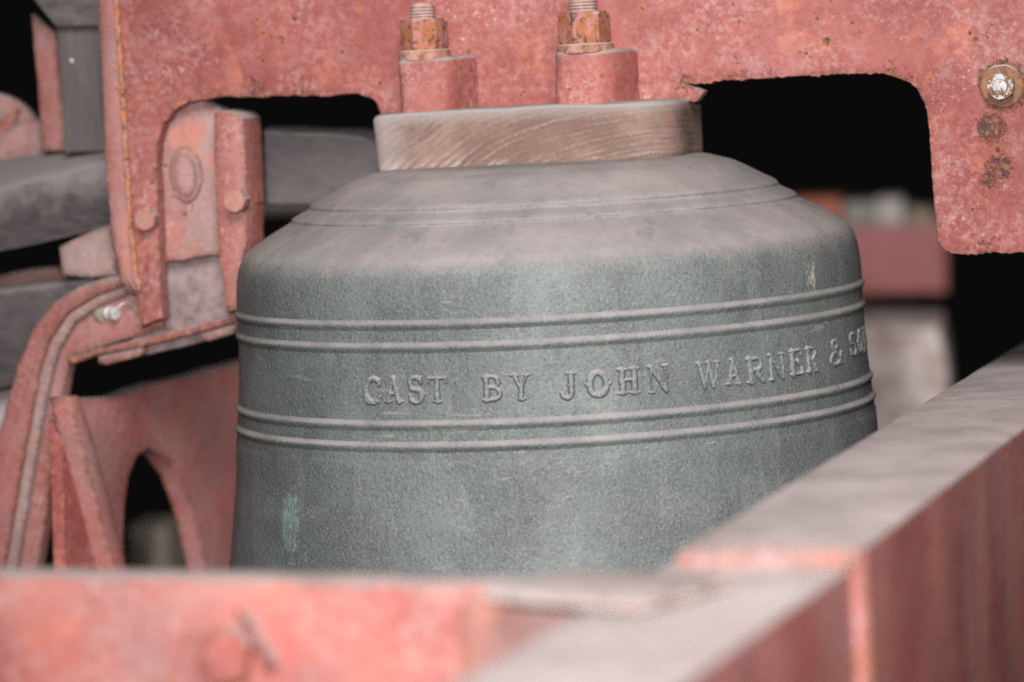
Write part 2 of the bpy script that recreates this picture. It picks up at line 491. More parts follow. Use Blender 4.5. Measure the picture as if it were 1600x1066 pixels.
def lathe(name, prof, mat, parent=None, segs=48, mw=None, angle=35, noise_amp=0.0, noise_scale=40):
    verts, faces = [], []
    idx = []
    for (r, z) in prof:
        row = []
        if r <= 1e-7:
            verts.append((0, 0, z)); row = [len(verts) - 1] * segs
        else:
            for k in range(segs):
                a = 2 * math.pi * k / segs
                rr = r
                if noise_amp:
                    rr += noise_amp * noise.noise(Vector((r * math.cos(a), r * math.sin(a), z)) * noise_scale)
                verts.append((rr * math.cos(a), rr * math.sin(a), z)); row.append(len(verts) - 1)
        idx.append(row)
    for i in range(len(prof) - 1):
        for k in range(segs):
            j = (k + 1) % segs
            f = []
            for v in (idx[i][k], idx[i][j], idx[i + 1][j], idx[i + 1][k]):
                if v not in f:
                    f.append(v)
            if len(f) >= 3:
                faces.append(tuple(f))
    if mw is not None:
        verts = [mw @ Vector(v) for v in verts]
    return link(name, verts, faces, mat, parent, angle=angle)


def hex_nut(name, R, h, mat, parent, mw, rot=0.0, cham=0.12, hole=0.0):
    """hexagonal prism with chamfered corners, along +z of mw"""
    rows = []
    seg = 36
    prof = [(0.0, 0.0), (0.90, 0.0), (1.0, 0.10), (1.0, 0.90), (0.88, 1.0), (0.0, 1.0)]
    verts, faces, idx = [], [], []
    for f, hh in prof:
        row = []
        for k in range(seg):
            a = 2 * math.pi * k / seg
            am = (a + math.pi / 6) % (math.pi / 3) - math.pi / 6
            hexr = math.cos(math.pi / 6) / math.cos(am + 0.0)
            am2 = (a) % (math.pi / 3) - math.pi / 6
            hexr = math.cos(math.pi / 6) / math.cos(am2)
            r = R * (min(hexr, 0.93 + (hexr - 0.93) * 0.6) if f in (0.90, 0.88) else hexr) * f if f > 0 else 0
            if f in (0.90, 0.88):
                r = R * 0.88
            v = Vector((r * math.cos(a + rot), r * math.sin(a + rot), hh * h))
            v *= 1 + 0.05 * noise.noise(v * 160 + Vector((R * 900, 0, 0)))
            verts.append(mw @ v); row.append(len(verts) - 1)
        idx.append(row)
    for i in range(len(prof) - 1):
        for k in range(seg):
            j = (k + 1) % seg
            faces.append((idx[i][k], idx[i][j], idx[i + 1][j], idx[i + 1][k]))
    o = link(name, verts, faces, mat, parent, angle=24)
    bm = bmesh.new(); bm.from_mesh(o.data)
    bmesh.ops.remove_doubles(bm, verts=bm.verts, dist=1e-6)
    bmesh.ops.recalc_face_normals(bm, faces=bm.faces)
    bm.to_mesh(o.data); bm.free()
    return o


def stud_profile(R, z0, z1, pitch=0.0025, depth=0.0011):
    p = [(0, z0)]
    z = z0
    while z < z1 - pitch:
        p += [(R - depth, z), (R, z + pitch * 0.5)]
        z += pitch
    p += [(R - depth, z), (R - depth * 1.6, z1), (0, z1)]
    return p


def tube(name, pts, r, mat, parent=None, seg=8):
    verts, faces = [], []
    P = [Vector(p) for p in pts]
    for i, p in enumerate(P):
        t = (P[min(i + 1, len(P) - 1)] - P[max(i - 1, 0)]).normalized()
        a = t.orthogonal().normalized(); b = t.cross(a)
        for k in range(seg):
            an = 2 * math.pi * k / seg
            verts.append(p + (a * math.cos(an) + b * math.sin(an)) * r)
    for i in range(len(P) - 1):
        for k in range(seg):
            j = (k + 1) % seg
            faces.append((i * seg + k, i * seg + j, (i + 1) * seg + j, (i + 1) * seg + k))
    faces.append(tuple(range(seg)))
    faces.append(tuple((len(P) - 1) * seg + k for k in range(seg)))
    return link(name, verts, faces, mat, parent)


HEAD_YAW = -15.0
HF = Frame(HEAD_YAW)                 # headstock plane through the bell's axis
PLATE_Y = 0.005

# ------------------------------------------------------------------ the bell
BODY = [(0.0, 0.1872), (0.06, 0.1872), (0.110, 0.1871), (0.124, 0.1867), (0.132, 0.1855), (0.140, 0.1832), (0.151, 0.1800), (0.162, 0.1745), (0.172, 0.1690),
        (0.177, 0.1664), (0.1815, 0.1641), (0.1846, 0.1621), (0.1859, 0.1604), (0.1866, 0.1589), (0.1880, 0.1576), (0.1905, 0.1563), (0.1940, 0.1547),
        (0.1970, 0.1532), (0.1995, 0.1516), (0.2006, 0.1501), (0.2012, 0.1488), (0.2030, 0.1477), (0.2090, 0.1445), (0.2176, 0.1400), (0.2260, 0.1350), (0.2330, 0.1304),
        (0.2375, 0.1268), (0.2410, 0.1228), (0.2436, 0.1178), (0.2452, 0.1130), (0.2464, 0.1065), (0.2473, 0.0990), (0.2478, 0.0900), (0.2480, 0.080), (0.2482, 0.060),
        (0.2490, 0.040), (0.2502, 0.020), (0.2514, 0.006), (0.2526, -0.008), (0.2538, -0.022), (0.2545, -0.022), (0.2562, -0.048), (0.2592, -0.070), (0.2620, -0.094),
        (0.2660, -0.122), (0.274, -0.170), (0.288, -0.225), (0.312, -0.280), (0.345, -0.325), (0.365, -0.348), (0.366, -0.356), (0.355, -0.360),
        (0.330, -0.335), (0.292, -0.275), (0.265, -0.20), (0.245, -0.10), (0.235, 0.02), (0.228, 0.09), (0.19, 0.135), (0.10, 0.165), (0.0, 0.168)]


def body_r(z):
    for (r0, z0), (r1, z1) in zip(BODY[21:46], BODY[22:47]):
        if z1 <= z <= z0:
            t = (z0 - z) / (z0 - z1)
            return r0 + (r1 - r0) * t
    return 0.25


def on_bell(px, py, R=0.2505):
    """where the sight line meets the bell's waist"""
    d = ray(px, py)
    A = d[0] ** 2 + d[1] ** 2; B = 2 * (CAM[0] * d[0] + CAM[1] * d[1]); C = CAM[0] ** 2 + CAM[1] ** 2 - R * R
    disc = max(0.0, B * B - 4 * A * C)
    t = (-B - math.sqrt(disc)) / (2 * A)
    p = CAM + d * t
    return math.atan2(p[0], -p[1]), float(p[2]), p


BELL_SPOT = {'verdigris': on_bell(449, 815, 0.263)[2], 'lime': on_bell(1271, 432, 0.249)[2]}
M_BELL = bell_bronze()
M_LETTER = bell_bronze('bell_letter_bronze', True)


def smooth_profile(p, per):
    out = []
    for i in range(len(p) - 1):
        p0 = np.array(p[max(i - 1, 0)]); p1 = np.array(p[i]); p2 = np.array(p[i + 1]); p3 = np.array(p[min(i + 2, len(p) - 1)])
        for j in range(per):
            t = j / per
            v = 0.5 * (2 * p1 + (p2 - p0) * t + (2 * p0 - 5 * p1 + 4 * p2 - p3) * t * t + (3 * p1 - p0 - 3 * p2 + p3) * t ** 3)
            out.append((max(0.0, float(v[0])), float(v[1])))
    out.append(p[-1])
    return out


bell = empty('bell', 'dusty grey-green bronze bell with raised lettering, hanging under the red headstock', 'bell')
lathe('body', smooth_profile(BODY, 3), M_BELL, bell, segs=300, angle=60, noise_amp=0.0005, noise_scale=28)
for zc in (0.0788, 0.0622, 0.0052, -0.0106):
    pr = []
    for k in range(-12, 13):
        u = k / 12
        hgt = 0.0026 * math.exp(-(u / 0.40) ** 2) - 0.0005
        z = zc - u * 0.0080
        pr.append((body_r(z) + hgt, z))
    lathe('moulding_ring', pr, M_BELL, bell, segs=300, angle=60, noise_amp=0.0005, noise_scale=28)


# raised letters, worn serif capitals cast with the bell: stroke centre lines in a unit-high box
def arc(cx, cy, rx, ry, a0, a1, n=10):
    return [(cx + rx * math.cos(math.radians(a0 + (a1 - a0) * i / n)), cy + ry * math.sin(math.radians(a0 + (a1 - a0) * i / n))) for i in range(n + 1)]


B_, T_, S_ = 0.094, 0.058, 0.044      # bold, thin and serif half-widths


def serif(x, y, w=0.13):
    return ([(x - w, y), (x + w, y)], S_)


GLYPH = {
    'C': (0.66, [(arc(0.38, 0.5, 0.28, 0.46, 60, 300, 16), B_), ([(0.58, 0.70), (0.60, 0.93)], S_), ([(0.50, 0.10), (0.62, 0.28)], S_)]),
    'A': (0.70, [([(0.14, 0.0), (0.34, 0.97)], T_), ([(0.34, 0.97), (0.58, 0.0)], B_), ([(0.2, 0.34), (0.5, 0.34)], T_), serif(0.12, 0.02, 0.10), serif(0.58, 0.02, 0.11)]),
    'S': (0.60, [(arc(0.30, 0.72, 0.19, 0.22, 40, 270, 12) + arc(0.30, 0.26, 0.20, 0.24, 90, -150, 12), 0.075), ([(0.47, 0.74), (0.48, 0.93)], S_), ([(0.10, 0.08), (0.10, 0.28)], S_)]),
    'T': (0.74, [([(0.06, 0.95), (0.68, 0.95)], 0.06), ([(0.37, 0.95), (0.37, 0.02)], B_), ([(0.06, 0.95), (0.05, 0.78)], S_), ([(0.68, 0.95), (0.69, 0.78)], S_), serif(0.37, 0.02, 0.14)]),
    'B': (0.66, [([(0.16, 0.0), (0.16, 0.97)], B_), ([(0.08, 0.96), (0.36, 0.96)] + arc(0.36, 0.74, 0.18, 0.22, 90, -90, 8) + [(0.16, 0.52)], 0.065), ([(0.16, 0.52), (0.38, 0.52)] + arc(0.38, 0.27, 0.20, 0.25, 90, -90, 8) + [(0.06, 0.02)], 0.07)]),
    'Y': (0.70, [([(0.12, 0.96), (0.36, 0.45)], B_), ([(0.60, 0.96), (0.36, 0.45)], T_), ([(0.36, 0.45), (0.36, 0.02)], B_), serif(0.12, 0.96, 0.12), serif(0.60, 0.96, 0.10), serif(0.36, 0.02, 0.12)]),
    'J': (0.56, [([(0.40, 0.96), (0.40, 0.24)] + arc(0.25, 0.22, 0.16, 0.2, 0, -170, 8), B_), serif(0.40, 0.96, 0.14), ([(0.32, 0.52), (0.50, 0.52)], S_)]),
    'O': (0.80, [(arc(0.40, 0.49, 0.25, 0.42, 0, 360, 24), 0.095), ([(0.06, 0.49), (0.16, 0.49)], 0.07), ([(0.64, 0.49), (0.74, 0.49)], 0.07)]),
    'H': (0.76, [([(0.18, 0.0), (0.18, 0.97)], B_), ([(0.58, 0.0), (0.58, 0.97)], B_), ([(0.18, 0.52), (0.58, 0.52)], T_), serif(0.18, 0.96), serif(0.58, 0.96), serif(0.18, 0.02), serif(0.58, 0.02)]),
    'N': (0.86, [([(0.12, 0.0), (0.12, 0.97)], 0.045), ([(0.12, 0.95), (0.74, 0.04)], 0.080), ([(0.74, 0.02), (0.74, 0.97)], 0.045), serif(0.10, 0.96, 0.08), serif(0.74, 0.96, 0.09), serif(0.12, 0.02, 0.09)]),
    'W': (1.02, [([(0.10, 0.96), (0.30, 0.03)], B_), ([(0.30, 0.03), (0.50, 0.90)], T_), ([(0.50, 0.96), (0.70, 0.03)], B_), ([(0.70, 0.03), (0.92, 0.96)], T_), serif(0.10, 0.96, 0.10), serif(0.50, 0.96, 0.09), serif(0.92, 0.96, 0.09)]),
    'R': (0.72, [([(0.16, 0.0), (0.16, 0.97)], B_), ([(0.08, 0.96), (0.38, 0.96)] + arc(0.38, 0.73, 0.19, 0.23, 90, -90, 8) + [(0.16, 0.50)], 0.065), ([(0.36, 0.50), (0.62, 0.03)], B_), serif(0.16, 0.02, 0.12)]),
    'E': (0.64, [([(0.16, 0.0), (0.16, 0.97)], B_), ([(0.08, 0.96), (0.54, 0.96)], T_), ([(0.16, 0.52), (0.40, 0.52)], T_), ([(0.08, 0.03), (0.56, 0.03)], T_), ([(0.54, 0.95), (0.55, 0.78)], S_), ([(0.56, 0.04), (0.58, 0.24)], S_), ([(0.40, 0.44), (0.40, 0.6)], S_)]),
    '&': (0.80, [([(0.66, 0.05), (0.22, 0.70)] + arc(0.34, 0.80, 0.13, 0.14, 190, -30, 8) + [(0.20, 0.42)] + arc(0.30, 0.23, 0.20, 0.20, 130, 330, 8) + [(0.66, 0.48)], 0.065)]),
}


def seg_dist(X, Y, a, b):
    ax, ay = a; bx, by = b
    dx, dy = bx - ax, by - ay
    L = dx * dx + dy * dy + 1e-12
    t = np.clip(((X - ax) * dx + (Y - ay) * dy) / L, 0, 1)
    return np.hypot(X - ax - t * dx, Y - ay - t * dy)


def letter(ch, x0, x1, ytop, ybot):
    w, strokes = GLYPH[ch]
    th0, _, _ = on_bell(x0, (ytop + ybot) / 2); th1, _, _ = on_bell(x1, (ytop + ybot) / 2)
    xm = (x0 + x1) / 2
    zt = on_bell(xm, ytop)[1]; zb = on_bell(xm, ybot)[1]
    H = zt - zb
    pad = 0.16
    nx, ny = 46, 54
    gx = np.linspace(-pad, w + pad, nx); gy = np.linspace(-pad, 1 + pad, ny)
    X, Y = np.meshgrid(gx, gy)
    # wobble of the old pattern letters
    rs = random.uniform(0, 50)
    WX = np.array([[noise.noise(Vector((x * 3 + rs, y * 3, 1))) for x in gx] for y in gy]) * 0.03
    WY = np.array([[noise.noise(Vector((x * 3 + rs, y * 3, 9))) for x in gx] for y in gy]) * 0.03
    sd = np.full(X.shape, 9.0)
    for pl, r in strokes:
        for a, b in zip(pl[:-1], pl[1:]):
            sd = np.minimum(sd, seg_dist(X + WX, Y + WY, a, b) - r)
    inside = sd < 0.0
    xs, ys = X[inside], Y[inside]
    xa, xb, ya, yb = xs.min(), xs.max(), ys.min(), ys.max()
    e = 0.055
    t = np.clip((e - sd) / (2.0 * e), 0, 1)
    hgt = t * t * (3 - 2 * t) * (0.0025 if x0 < 1290 else 0.0017) - 0.0005
    wear = np.array([[noise.noise(Vector((x * 6 + rs, y * 6, 4))) for x in gx] for y in gy])
    hgt = np.where(t > 0, hgt + wear * 0.0007 * t, hgt)
    verts, faces, idm = [], [], {}
    for j in range(ny):
        for i in range(nx):
            th = th0 + (th1 - th0) * (gx[i] - xa) / (xb - xa)
            z = zb + (gy[j] - ya) / (yb - ya) * H
            rb = body_r(z)
            r = rb + hgt[j, i] + 0.0005 * noise.noise(Vector((rb * math.sin(th), -rb * math.cos(th), z)) * 28)
            idm[(i, j)] = len(verts)
            verts.append((r * math.sin(th), -r * math.cos(th), z))
    for j in range(ny - 1):
        for i in range(nx - 1):
            if min(sd[j, i], sd[j, i + 1], sd[j + 1, i], sd[j + 1, i + 1]) < e * 1.2:
                faces.append((idm[i, j], idm[i + 1, j], idm[i + 1, j + 1], idm[i, j + 1]))
    used = sorted({v for f in faces for v in f}); re = {v: k for k, v in enumerate(used)}
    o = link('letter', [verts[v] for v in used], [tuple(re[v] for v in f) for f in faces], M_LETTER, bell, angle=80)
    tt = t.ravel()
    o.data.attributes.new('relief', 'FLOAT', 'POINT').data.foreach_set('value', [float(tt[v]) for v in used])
    # normals outwards
    bm = bmesh.new(); bm.from_mesh(o.data); bm.faces.ensure_lookup_table()
    f = bm.faces[0]; c = f.calc_center_median()
    if f.normal.x * c.x + f.normal.y * c.y < 0:
        bmesh.ops.reverse_faces(bm, faces=bm.faces)
    bm.to_mesh(o.data); bm.free()
    return o


LET = [('C', 567, 594, 589, 633), ('A', 600, 628, 588, 632), ('S', 637, 662, 588, 632), ('T', 667, 698, 588, 631),
       ('B', 752, 783, 586, 629), ('Y', 797, 829, 583, 627), ('J', 875, 901, 581, 625), ('O', 914, 955, 578, 622), ('H', 964, 1000, 573, 618), ('N', 1013, 1046, 570, 615),
       ('W', 1089, 1127, 564, 608), ('A', 1133, 1159, 560, 604), ('R', 1167, 1195, 556, 600), ('N', 1201, 1227, 551, 595), ('E', 1236, 1254, 545, 589), ('R', 1260, 1277, 540, 584),
       ('&', 1297, 1318, 530, 572), ('S', 1329, 1339, 519, 557), ('O', 1341.5, 1348.5, 514, 553), ('N', 1350.0, 1354.5, 510, 550)]
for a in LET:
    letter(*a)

# ------------------------------------------------------------------ oak packing block between bell and headstock
BLOCK_Y = -0.060
bz0 = min(HF.at(850, 259, BLOCK_Y)[1], 0.1874); bz1 = HF.at(850, 166, BLOCK_Y)[1]
BLOCK = {'z0': bz0, 'z1': bz1}
_x, _z = HF.at(1030, 345, BLOCK_Y); BLOCK['ring'] = HF.w(_x, BLOCK_Y, _z)
_x, _z = HF.at(1071, 186, BLOCK_Y + 0.012); BLOCK['smear'] = HF.w(_x, BLOCK_Y + 0.012, _z)
bxl, bxr = HF.at(584, 210, BLOCK_Y + 0.01)[0], HF.at(1050, 210, BLOCK_Y)[0]
M_OAK = oak_block()


def block_mesh():
    out = rounded([(bxl, BLOCK_Y), (bxr, BLOCK_Y), (bxr, -BLOCK_Y + 0.02), (bxl, -BLOCK_Y + 0.02)], [0.012, 0.046, 0.03, 0.02], 10)
    out = densify(out, 0.006)
    cx, cy = (bxl + bxr) / 2, 0.0
    prof = [(0.010, bz0 + 0.0), (0.0012, bz0 + 0.0006), (0.0, bz0 + 0.002)] + [(0.0, bz0 + (bz1 - bz0) * k / 8) for k in range(1, 8)] + [(0.0003, bz1 - 0.0034), (0.0016, bz1 - 0.0012), (0.0040, bz1), (0.03, bz1 + 0.0004)]
    V, Fc = [], []
    n = len(out)
    for ins, z in prof:
        for x, y in out:
            f = 1 - ins / 0.09
            lean = 0.0022 * (bz1 - z) / (bz1 - bz0)
            xx = cx + (x - cx) * f + (lean if x < cx else -lean * 0.2)
            wob = 0.0007 * noise.noise(Vector((x * 40, y * 40, z * 40)))
            p = HF.w(xx, cy + (y - cy) * f + wob, z + 0.0012 * noise.noise(Vector((x * 25, y * 25, 3))) * (1 if z > bz0 + 0.02 else 0.4))
            V.append(p)
    for r in range(len(prof) - 1):
        for i in range(n):
            j = (i + 1) % n
            Fc.append((r * n + i, r * n + j, (r + 1) * n + j, (r + 1) * n + i))
    Fc.append(tuple(range(n))); Fc.append(tuple((len(prof) - 1) * n + i for i in range(n)))
    return link('packing_block', V, Fc, M_OAK, None, angle=50)


tag(block_mesh(), 'weathered brown oak packing block with curved grain between bell and headstock', 'wooden block')

# ------------------------------------------------------------------ headstock: red painted iron
_sp = []
for (x, y, r0, r1, a) in ((1567, 135, 0.014, 0.027, 0.9), (1550, 200, 0.004, 0.021, 0.85), (1562, 262, 0.004, 0.018, 0.8), (1548, 282, 0.002, 0.014, 0.8), (1530, 60, 0.0, 0.02, 0.5), (1535, 390, 0.002, 0.03, 0.5), (1420, 125, 0.002, 0.02, 0.4),
                          (400, 142, 0.0, 0.03, 0.55), (470, 145, 0.0, 0.03, 0.5), (340, 148, 0.0, 0.02, 0.5), (1070, 130, 0.0, 0.018, 0.7), (1150, 122, 0.0, 0.03, 0.5), (1200, 120, 0.0, 0.02, 0.5), (1390, 116, 0, 0.02, 0.6)):
    px, pz = HF.at(x, y, PLATE_Y)
    _sp.append((HF.w(px, PLATE_Y, pz), r0, r1, a))
M_HEAD = red_paint('headstock_paint', 1.0, spots=_sp, rust=0.5)
head = empty('headstock', 'pinkish red painted iron headstock above the bell with arched cut-outs and a right leg', 'headstock')

plate = [(172, -190), (176, 0), (190, 200), (203, 380), (213, 470), (220, 512), (254, 499),
         (251, 440), (247, 330), (244, 260), (246, 222), (254, 195), (268, 176), (288, 163), (315, 156), (350, 153), (420, 152), (500, 150), (560, 148), (576, 151), (586, 159), (592, 172), (596, 186),
         (700, 181), (850, 176), (1000, 166), (1084, 158), (1096, 150), (1100, 143), (1082, 138), (1068, 131), (1100, 130), (1200, 122), (1300, 117), (1365, 115), (1392, 118), (1415, 127), (1433, 142),
         (1445, 164), (1450, 195), (1457, 290), (1463, 360), (1465, 379), (1474, 391), (1490, 398), (1540, 397), (1600, 395), (1780, 388), (1790, -190)]
slab('plate', HF, plate, PLATE_Y, 0.016, M_HEAD, head, bev=0.0014, step=0.0018, jit=0.0016, seed=1, freq=280, flat_only=True)
M_RIB = red_paint('headstock_rib_paint', 3.0, rust=0.9, pale_amt=0.6, stretch=(1, 1, 0.25), wall_dust=0.5)
# rounded bead down the left edge of the headstock's left leg
slab('edge_bead', HF, [(146, -190), (152, 0), (158, 120), (163, 250), (172, 360), (188, 440), (204, 460), (214, 462), (207, 380), (195, 200), (186, 60), (182, -190)], PLATE_Y - 0.0035, 0.042, M_RIB, head, bev=0.003, step=0.003, jit=0.0009, seed=2, freq=200)

M_SEAM = rusty('seam_rust', 31.0, (0.42, 0.16, 0.075), (0.40, 0.20, 0.17), 0.9)
slab('rust_seam', HF, [(171, -190), (176, 0), (185, 120), (191, 220), (198, 330), (207, 430), (214, 455), (220, 453), (213, 420), (204, 330), (198, 220), (192, 120), (184, 0), (180, -190)], PLATE_Y - 0.0055, 0.006, M_SEAM, head, bev=0.0012, step=0.0018, jit=0.0011, seed=71, freq=240)
M_BOSS = red_paint('boss_paint', 6.0, rust=0.8, edge_r=0.006)
M_NUT = rusty('nut_rust', 2.0, (0.30, 0.105, 0.042), (0.36, 0.150, 0.128), 0.95)
M_WASH = rusty('boss_washer_rust', 3.0, (0.28, 0.13, 0.075), (0.38, 0.20, 0.17), 0.6)
M_STUD = rusty('stud_rust', 5.0, (0.36, 0.16, 0.10), (0.42, 0.22, 0.18), 0.35)
BOSS_Y = -0.042
for (xa, xb, yt, yb, wl, wr, nut_l, nut_r, nt, nb, sl, sr, st) in (
        (616, 690, 90, 182, 622, 704, 628, 697, 30, 78, 641, 679, 4),
        (861, 944, 78, 172, 868, 959, 875, 951, 17, 68, 890, 932, -40)):
    slope = -0.05
    xm = (xa + xb) / 2
    bl, br_ = HF.at(xa, yt, BOSS_Y)[0], HF.at(xb, yt, BOSS_Y)[0]
    ztp = HF.at(xm, yt + 1, BOSS_Y)[1]; zbt = HF.at(xm, yb + 8, BOSS_Y)[1]
    outl = rounded([(bl, PLATE_Y + 0.004), (bl + 0.0008, BOSS_Y), (br_ + 0.001, BOSS_Y), (br_ + 0.017, PLATE_Y + 0.004)], [0, 0.010, 0.022, 0], 8)
    outl = densify(outl, 0.005)[:]
    V, Fc = [], []
    nn = len(outl)
    ccx, ccy = (bl + br_) / 2, PLATE_Y
    bp = [(1.0, zbt)] + [(1.0, zbt + (ztp - 0.005 - zbt) * k / 6) for k in range(1, 7)] + [(0.985, ztp - 0.0022), (0.95, ztp - 0.0006), (0.86, ztp), (0.3, ztp)]
    for f_, z_ in bp:
        for x_, y_ in outl:
            k_ = 0.0011 * noise.noise(Vector((x_ * 70 + xa, y_ * 70, z_ * 70)))
            V.append(HF.w(ccx + (x_ - ccx) * f_ + k_, ccy + (y_ - ccy) * f_ + k_, z_ + k_))
    for r_ in range(len(bp) - 1):
        for i_ in range(nn):
            j_ = (i_ + 1) % nn
            Fc.append((r_ * nn + i_, r_ * nn + j_, (r_ + 1) * nn + j_, (r_ + 1) * nn + i_))
    Fc.append(tuple(range(nn))); Fc.append(tuple((len(bp) - 1) * nn + i_ for i_ in range(nn)))
    link('boss', V, Fc, M_BOSS, head, angle=50)
    # washer on top of the boss
    cx = HF.at((nut_l + nut_r) / 2, nb, -0.022)[0]
    zb = HF.at((nut_l + nut_r) / 2, yt + 3, BOSS_Y)[1]
    zt_ = HF.at((nut_l + nut_r) / 2, nb, -0.022)[1]
    wz = max(zt_, zb + 0.002)
    ww = (HF.at(wr, nb, -0.022)[0] - HF.at(wl, nb, -0.03)[0]) / 2
    mw = Matrix.Translation(Vector(HF.w(cx, -0.022, zb - 0.001))) @ Matrix.Rotation(math.radians(HEAD_YAW), 4, 'Z')
    th = wz - zb + 0.001
    lathe('washer', [(0, 0), (ww * 0.97, 0), (ww, 0.0006), (ww * 0.99, th - 0.001), (ww * 0.95, th), (0, th)], M_WASH, head, segs=40, mw=mw, noise_amp=0.0012, noise_scale=90)
    nR = (HF.at(nut_r, nb, -0.03)[0] - HF.at(nut_l, nb, -0.03)[0]) / 2 * 1.04
    ztop = HF.at((nut_l + nut_r) / 2, nt, -0.022)[1]
    mn = Matrix.Translation(Vector(HF.w(cx, -0.022, wz - 0.0005))) @ Matrix.Rotation(math.radians(HEAD_YAW + 20), 4, 'Z')
    nut = hex_nut('nut', nR, ztop - wz, M_NUT, head, mn)
    sR = (HF.at(sr, nb, -0.03)[0] - HF.at(sl, nb, -0.03)[0]) / 2
    scx = HF.at((sl + sr) / 2, nt, -0.022)[0]
    stop = HF.at((sl + sr) / 2, st, -0.022)[1]
    ms = Matrix.Translation(Vector(HF.w(scx, -0.022, 0)))
    lathe('threaded_stud', stud_profile(sR, ztop - 0.004, stop), M_STUD, head, segs=32, mw=ms, angle=60, noise_amp=0.0005, noise_scale=200)

# bright bolt through the right leg
bx, bzz = HF.at(1566, 135, PLATE_Y)
axis = Matrix.Translation(Vector(HF.w(bx, PLATE_Y + 0.0005, bzz))) @ HF.mat().to_3x3().to_4x4() @ Matrix.Rotation(math.radians(90), 4, 'X')
M_RUST = rusty('washer_rust', 9.0, (0.22, 0.105, 0.06), (0.28, 0.13, 0.075), 0.6)
M_ZINC = zinc('bolt_zinc', 0.35, 3)
M_ZRUST = zinc('nut_zinc', 0.55, 8)
wsh = lathe('bolt_washer', [(0, 0), (0.0168, 0), (0.0168, 0.0012), (0.0155, 0.0024), (0, 0.0026)], M_RUST, head, segs=40, mw=axis, noise_amp=0.0008, noise_scale=200)
bn = hex_nut('bolt_nut', 0.0110, 0.0120, M_ZRUST, head, axis @ Matrix.Translation((0, 0, 0.0022)), rot=math.radians(28))
lathe('bolt_end', [(0, 0.010), (0.0060, 0.010), (0.0060, 0.0165), (0.0054, 0.0178), (0.0, 0.0182)], M_ZINC, bn, segs=32, mw=axis)

# ------------------------------------------------------------------ gudgeon bracket on the left, behind the headstock leg
M_BR = red_paint('bracket_paint', 8.0, rust=0.75, pale_amt=0.6, wall_dust=0.85, stretch=(1, 1, 0.4))
M_BR2 = red_paint('bracket_flange_paint', 11.0, rust=0.8, pale_amt=0.5, wall_dust=0.25, stretch=(1, 1, 0.3))
br = empty('gudgeon_bracket', 'dusty red iron bracket with an oval boss behind the left leg of the headstock', 'bracket')
BRY = 0.023
slab('back_plate', HF, [(225, 135), (260, 135), (300, 142), (325, 162), (345, 170), (345, 400), (325, 400), (300, 404), (280, 409), (250, 411), (225, 415)], BRY, 0.02, M_BR, br, bev=0.003, step=0.005, jit=0.0012, seed=4)
slab('lower_plate', HF, [(205, 400), (372, 385), (372, 520), (300, 540), (205, 560)], BRY + 0.014, 0.02, timber('mauve_steel', 4.0, (0.13, 0.085, 0.088), (0.27, 0.20, 0.20), (14, 14, 14), 0.6), br, bev=0.003, seed=5)
slab('flange', HF, [(334, 174), (352, 173), (372, 178), (380, 186), (382, 215), (384, 260), (386, 320), (385, 380), (379, 402), (373, 432), (371, 486), (352, 489), (347, 440), (340, 380), (336, 300), (334, 240)], BRY - 0.022, 0.044, M_BR2, br, bev=0.002, step=0.004, jit=0.0006, seed=6, freq=220)
slab('web', HF, [(374, 232), (390, 258), (400, 300), (401, 318), (380, 318)], BRY - 0.002, 0.022, M_BR2, br, bev=0.003, seed=66)
ox, oz = HF.at(291, 272, BRY)
ov = [(ox + 0.0105 * math.cos(t), oz + 0.0195 * math.sin(t)) for t in np.linspace(0, 2 * math.pi, 28, endpoint=False)]
ob = slab('oval_boss', HF, ov, BRY - 0.005, 0.008, M_BR, br, bev=0.003, step=0.02, jit=0.0004, px=False, seed=7)
ov2 = [(ox + 0.0145 * math.cos(t), oz + 0.024 * math.sin(t)) for t in np.linspace(0, 2 * math.pi, 28, endpoint=False)]
slab('oval_rim', HF, ov2, BRY - 0.0028, 0.005, M_BR, br, bev=0.0022, step=0.02, jit=0.0006, px=False, seed=8)


def bolt_head(parent, frame, px, py, Y, R, h, mat, rot=0.0, tilt=0.0):
    x, z = frame.at(px, py, Y)
    mw = Matrix.Translation(Vector(frame.w(x, Y, z))) @ frame.mat().to_3x3().to_4x4() @ Matrix.Rotation(math.radians(90), 4, 'X') @ Matrix.Rotation(tilt, 4, 'Y')
    return hex_nut('bolt_head', R, h, mat, parent, mw, rot=rot)


M_BOLT = rusty('bolt_paint_rust', 12.0, (0.36, 0.15, 0.10), (0.37, 0.185, 0.165), 0.4)
bolt_head(head, HF, 234, 342, PLATE_Y, 0.0098, 0.013, M_BOLT, 0.3)
bolt_head(br, HF, 374, 313, BRY - 0.026, 0.0102, 0.014, M_BOLT, 0.1)

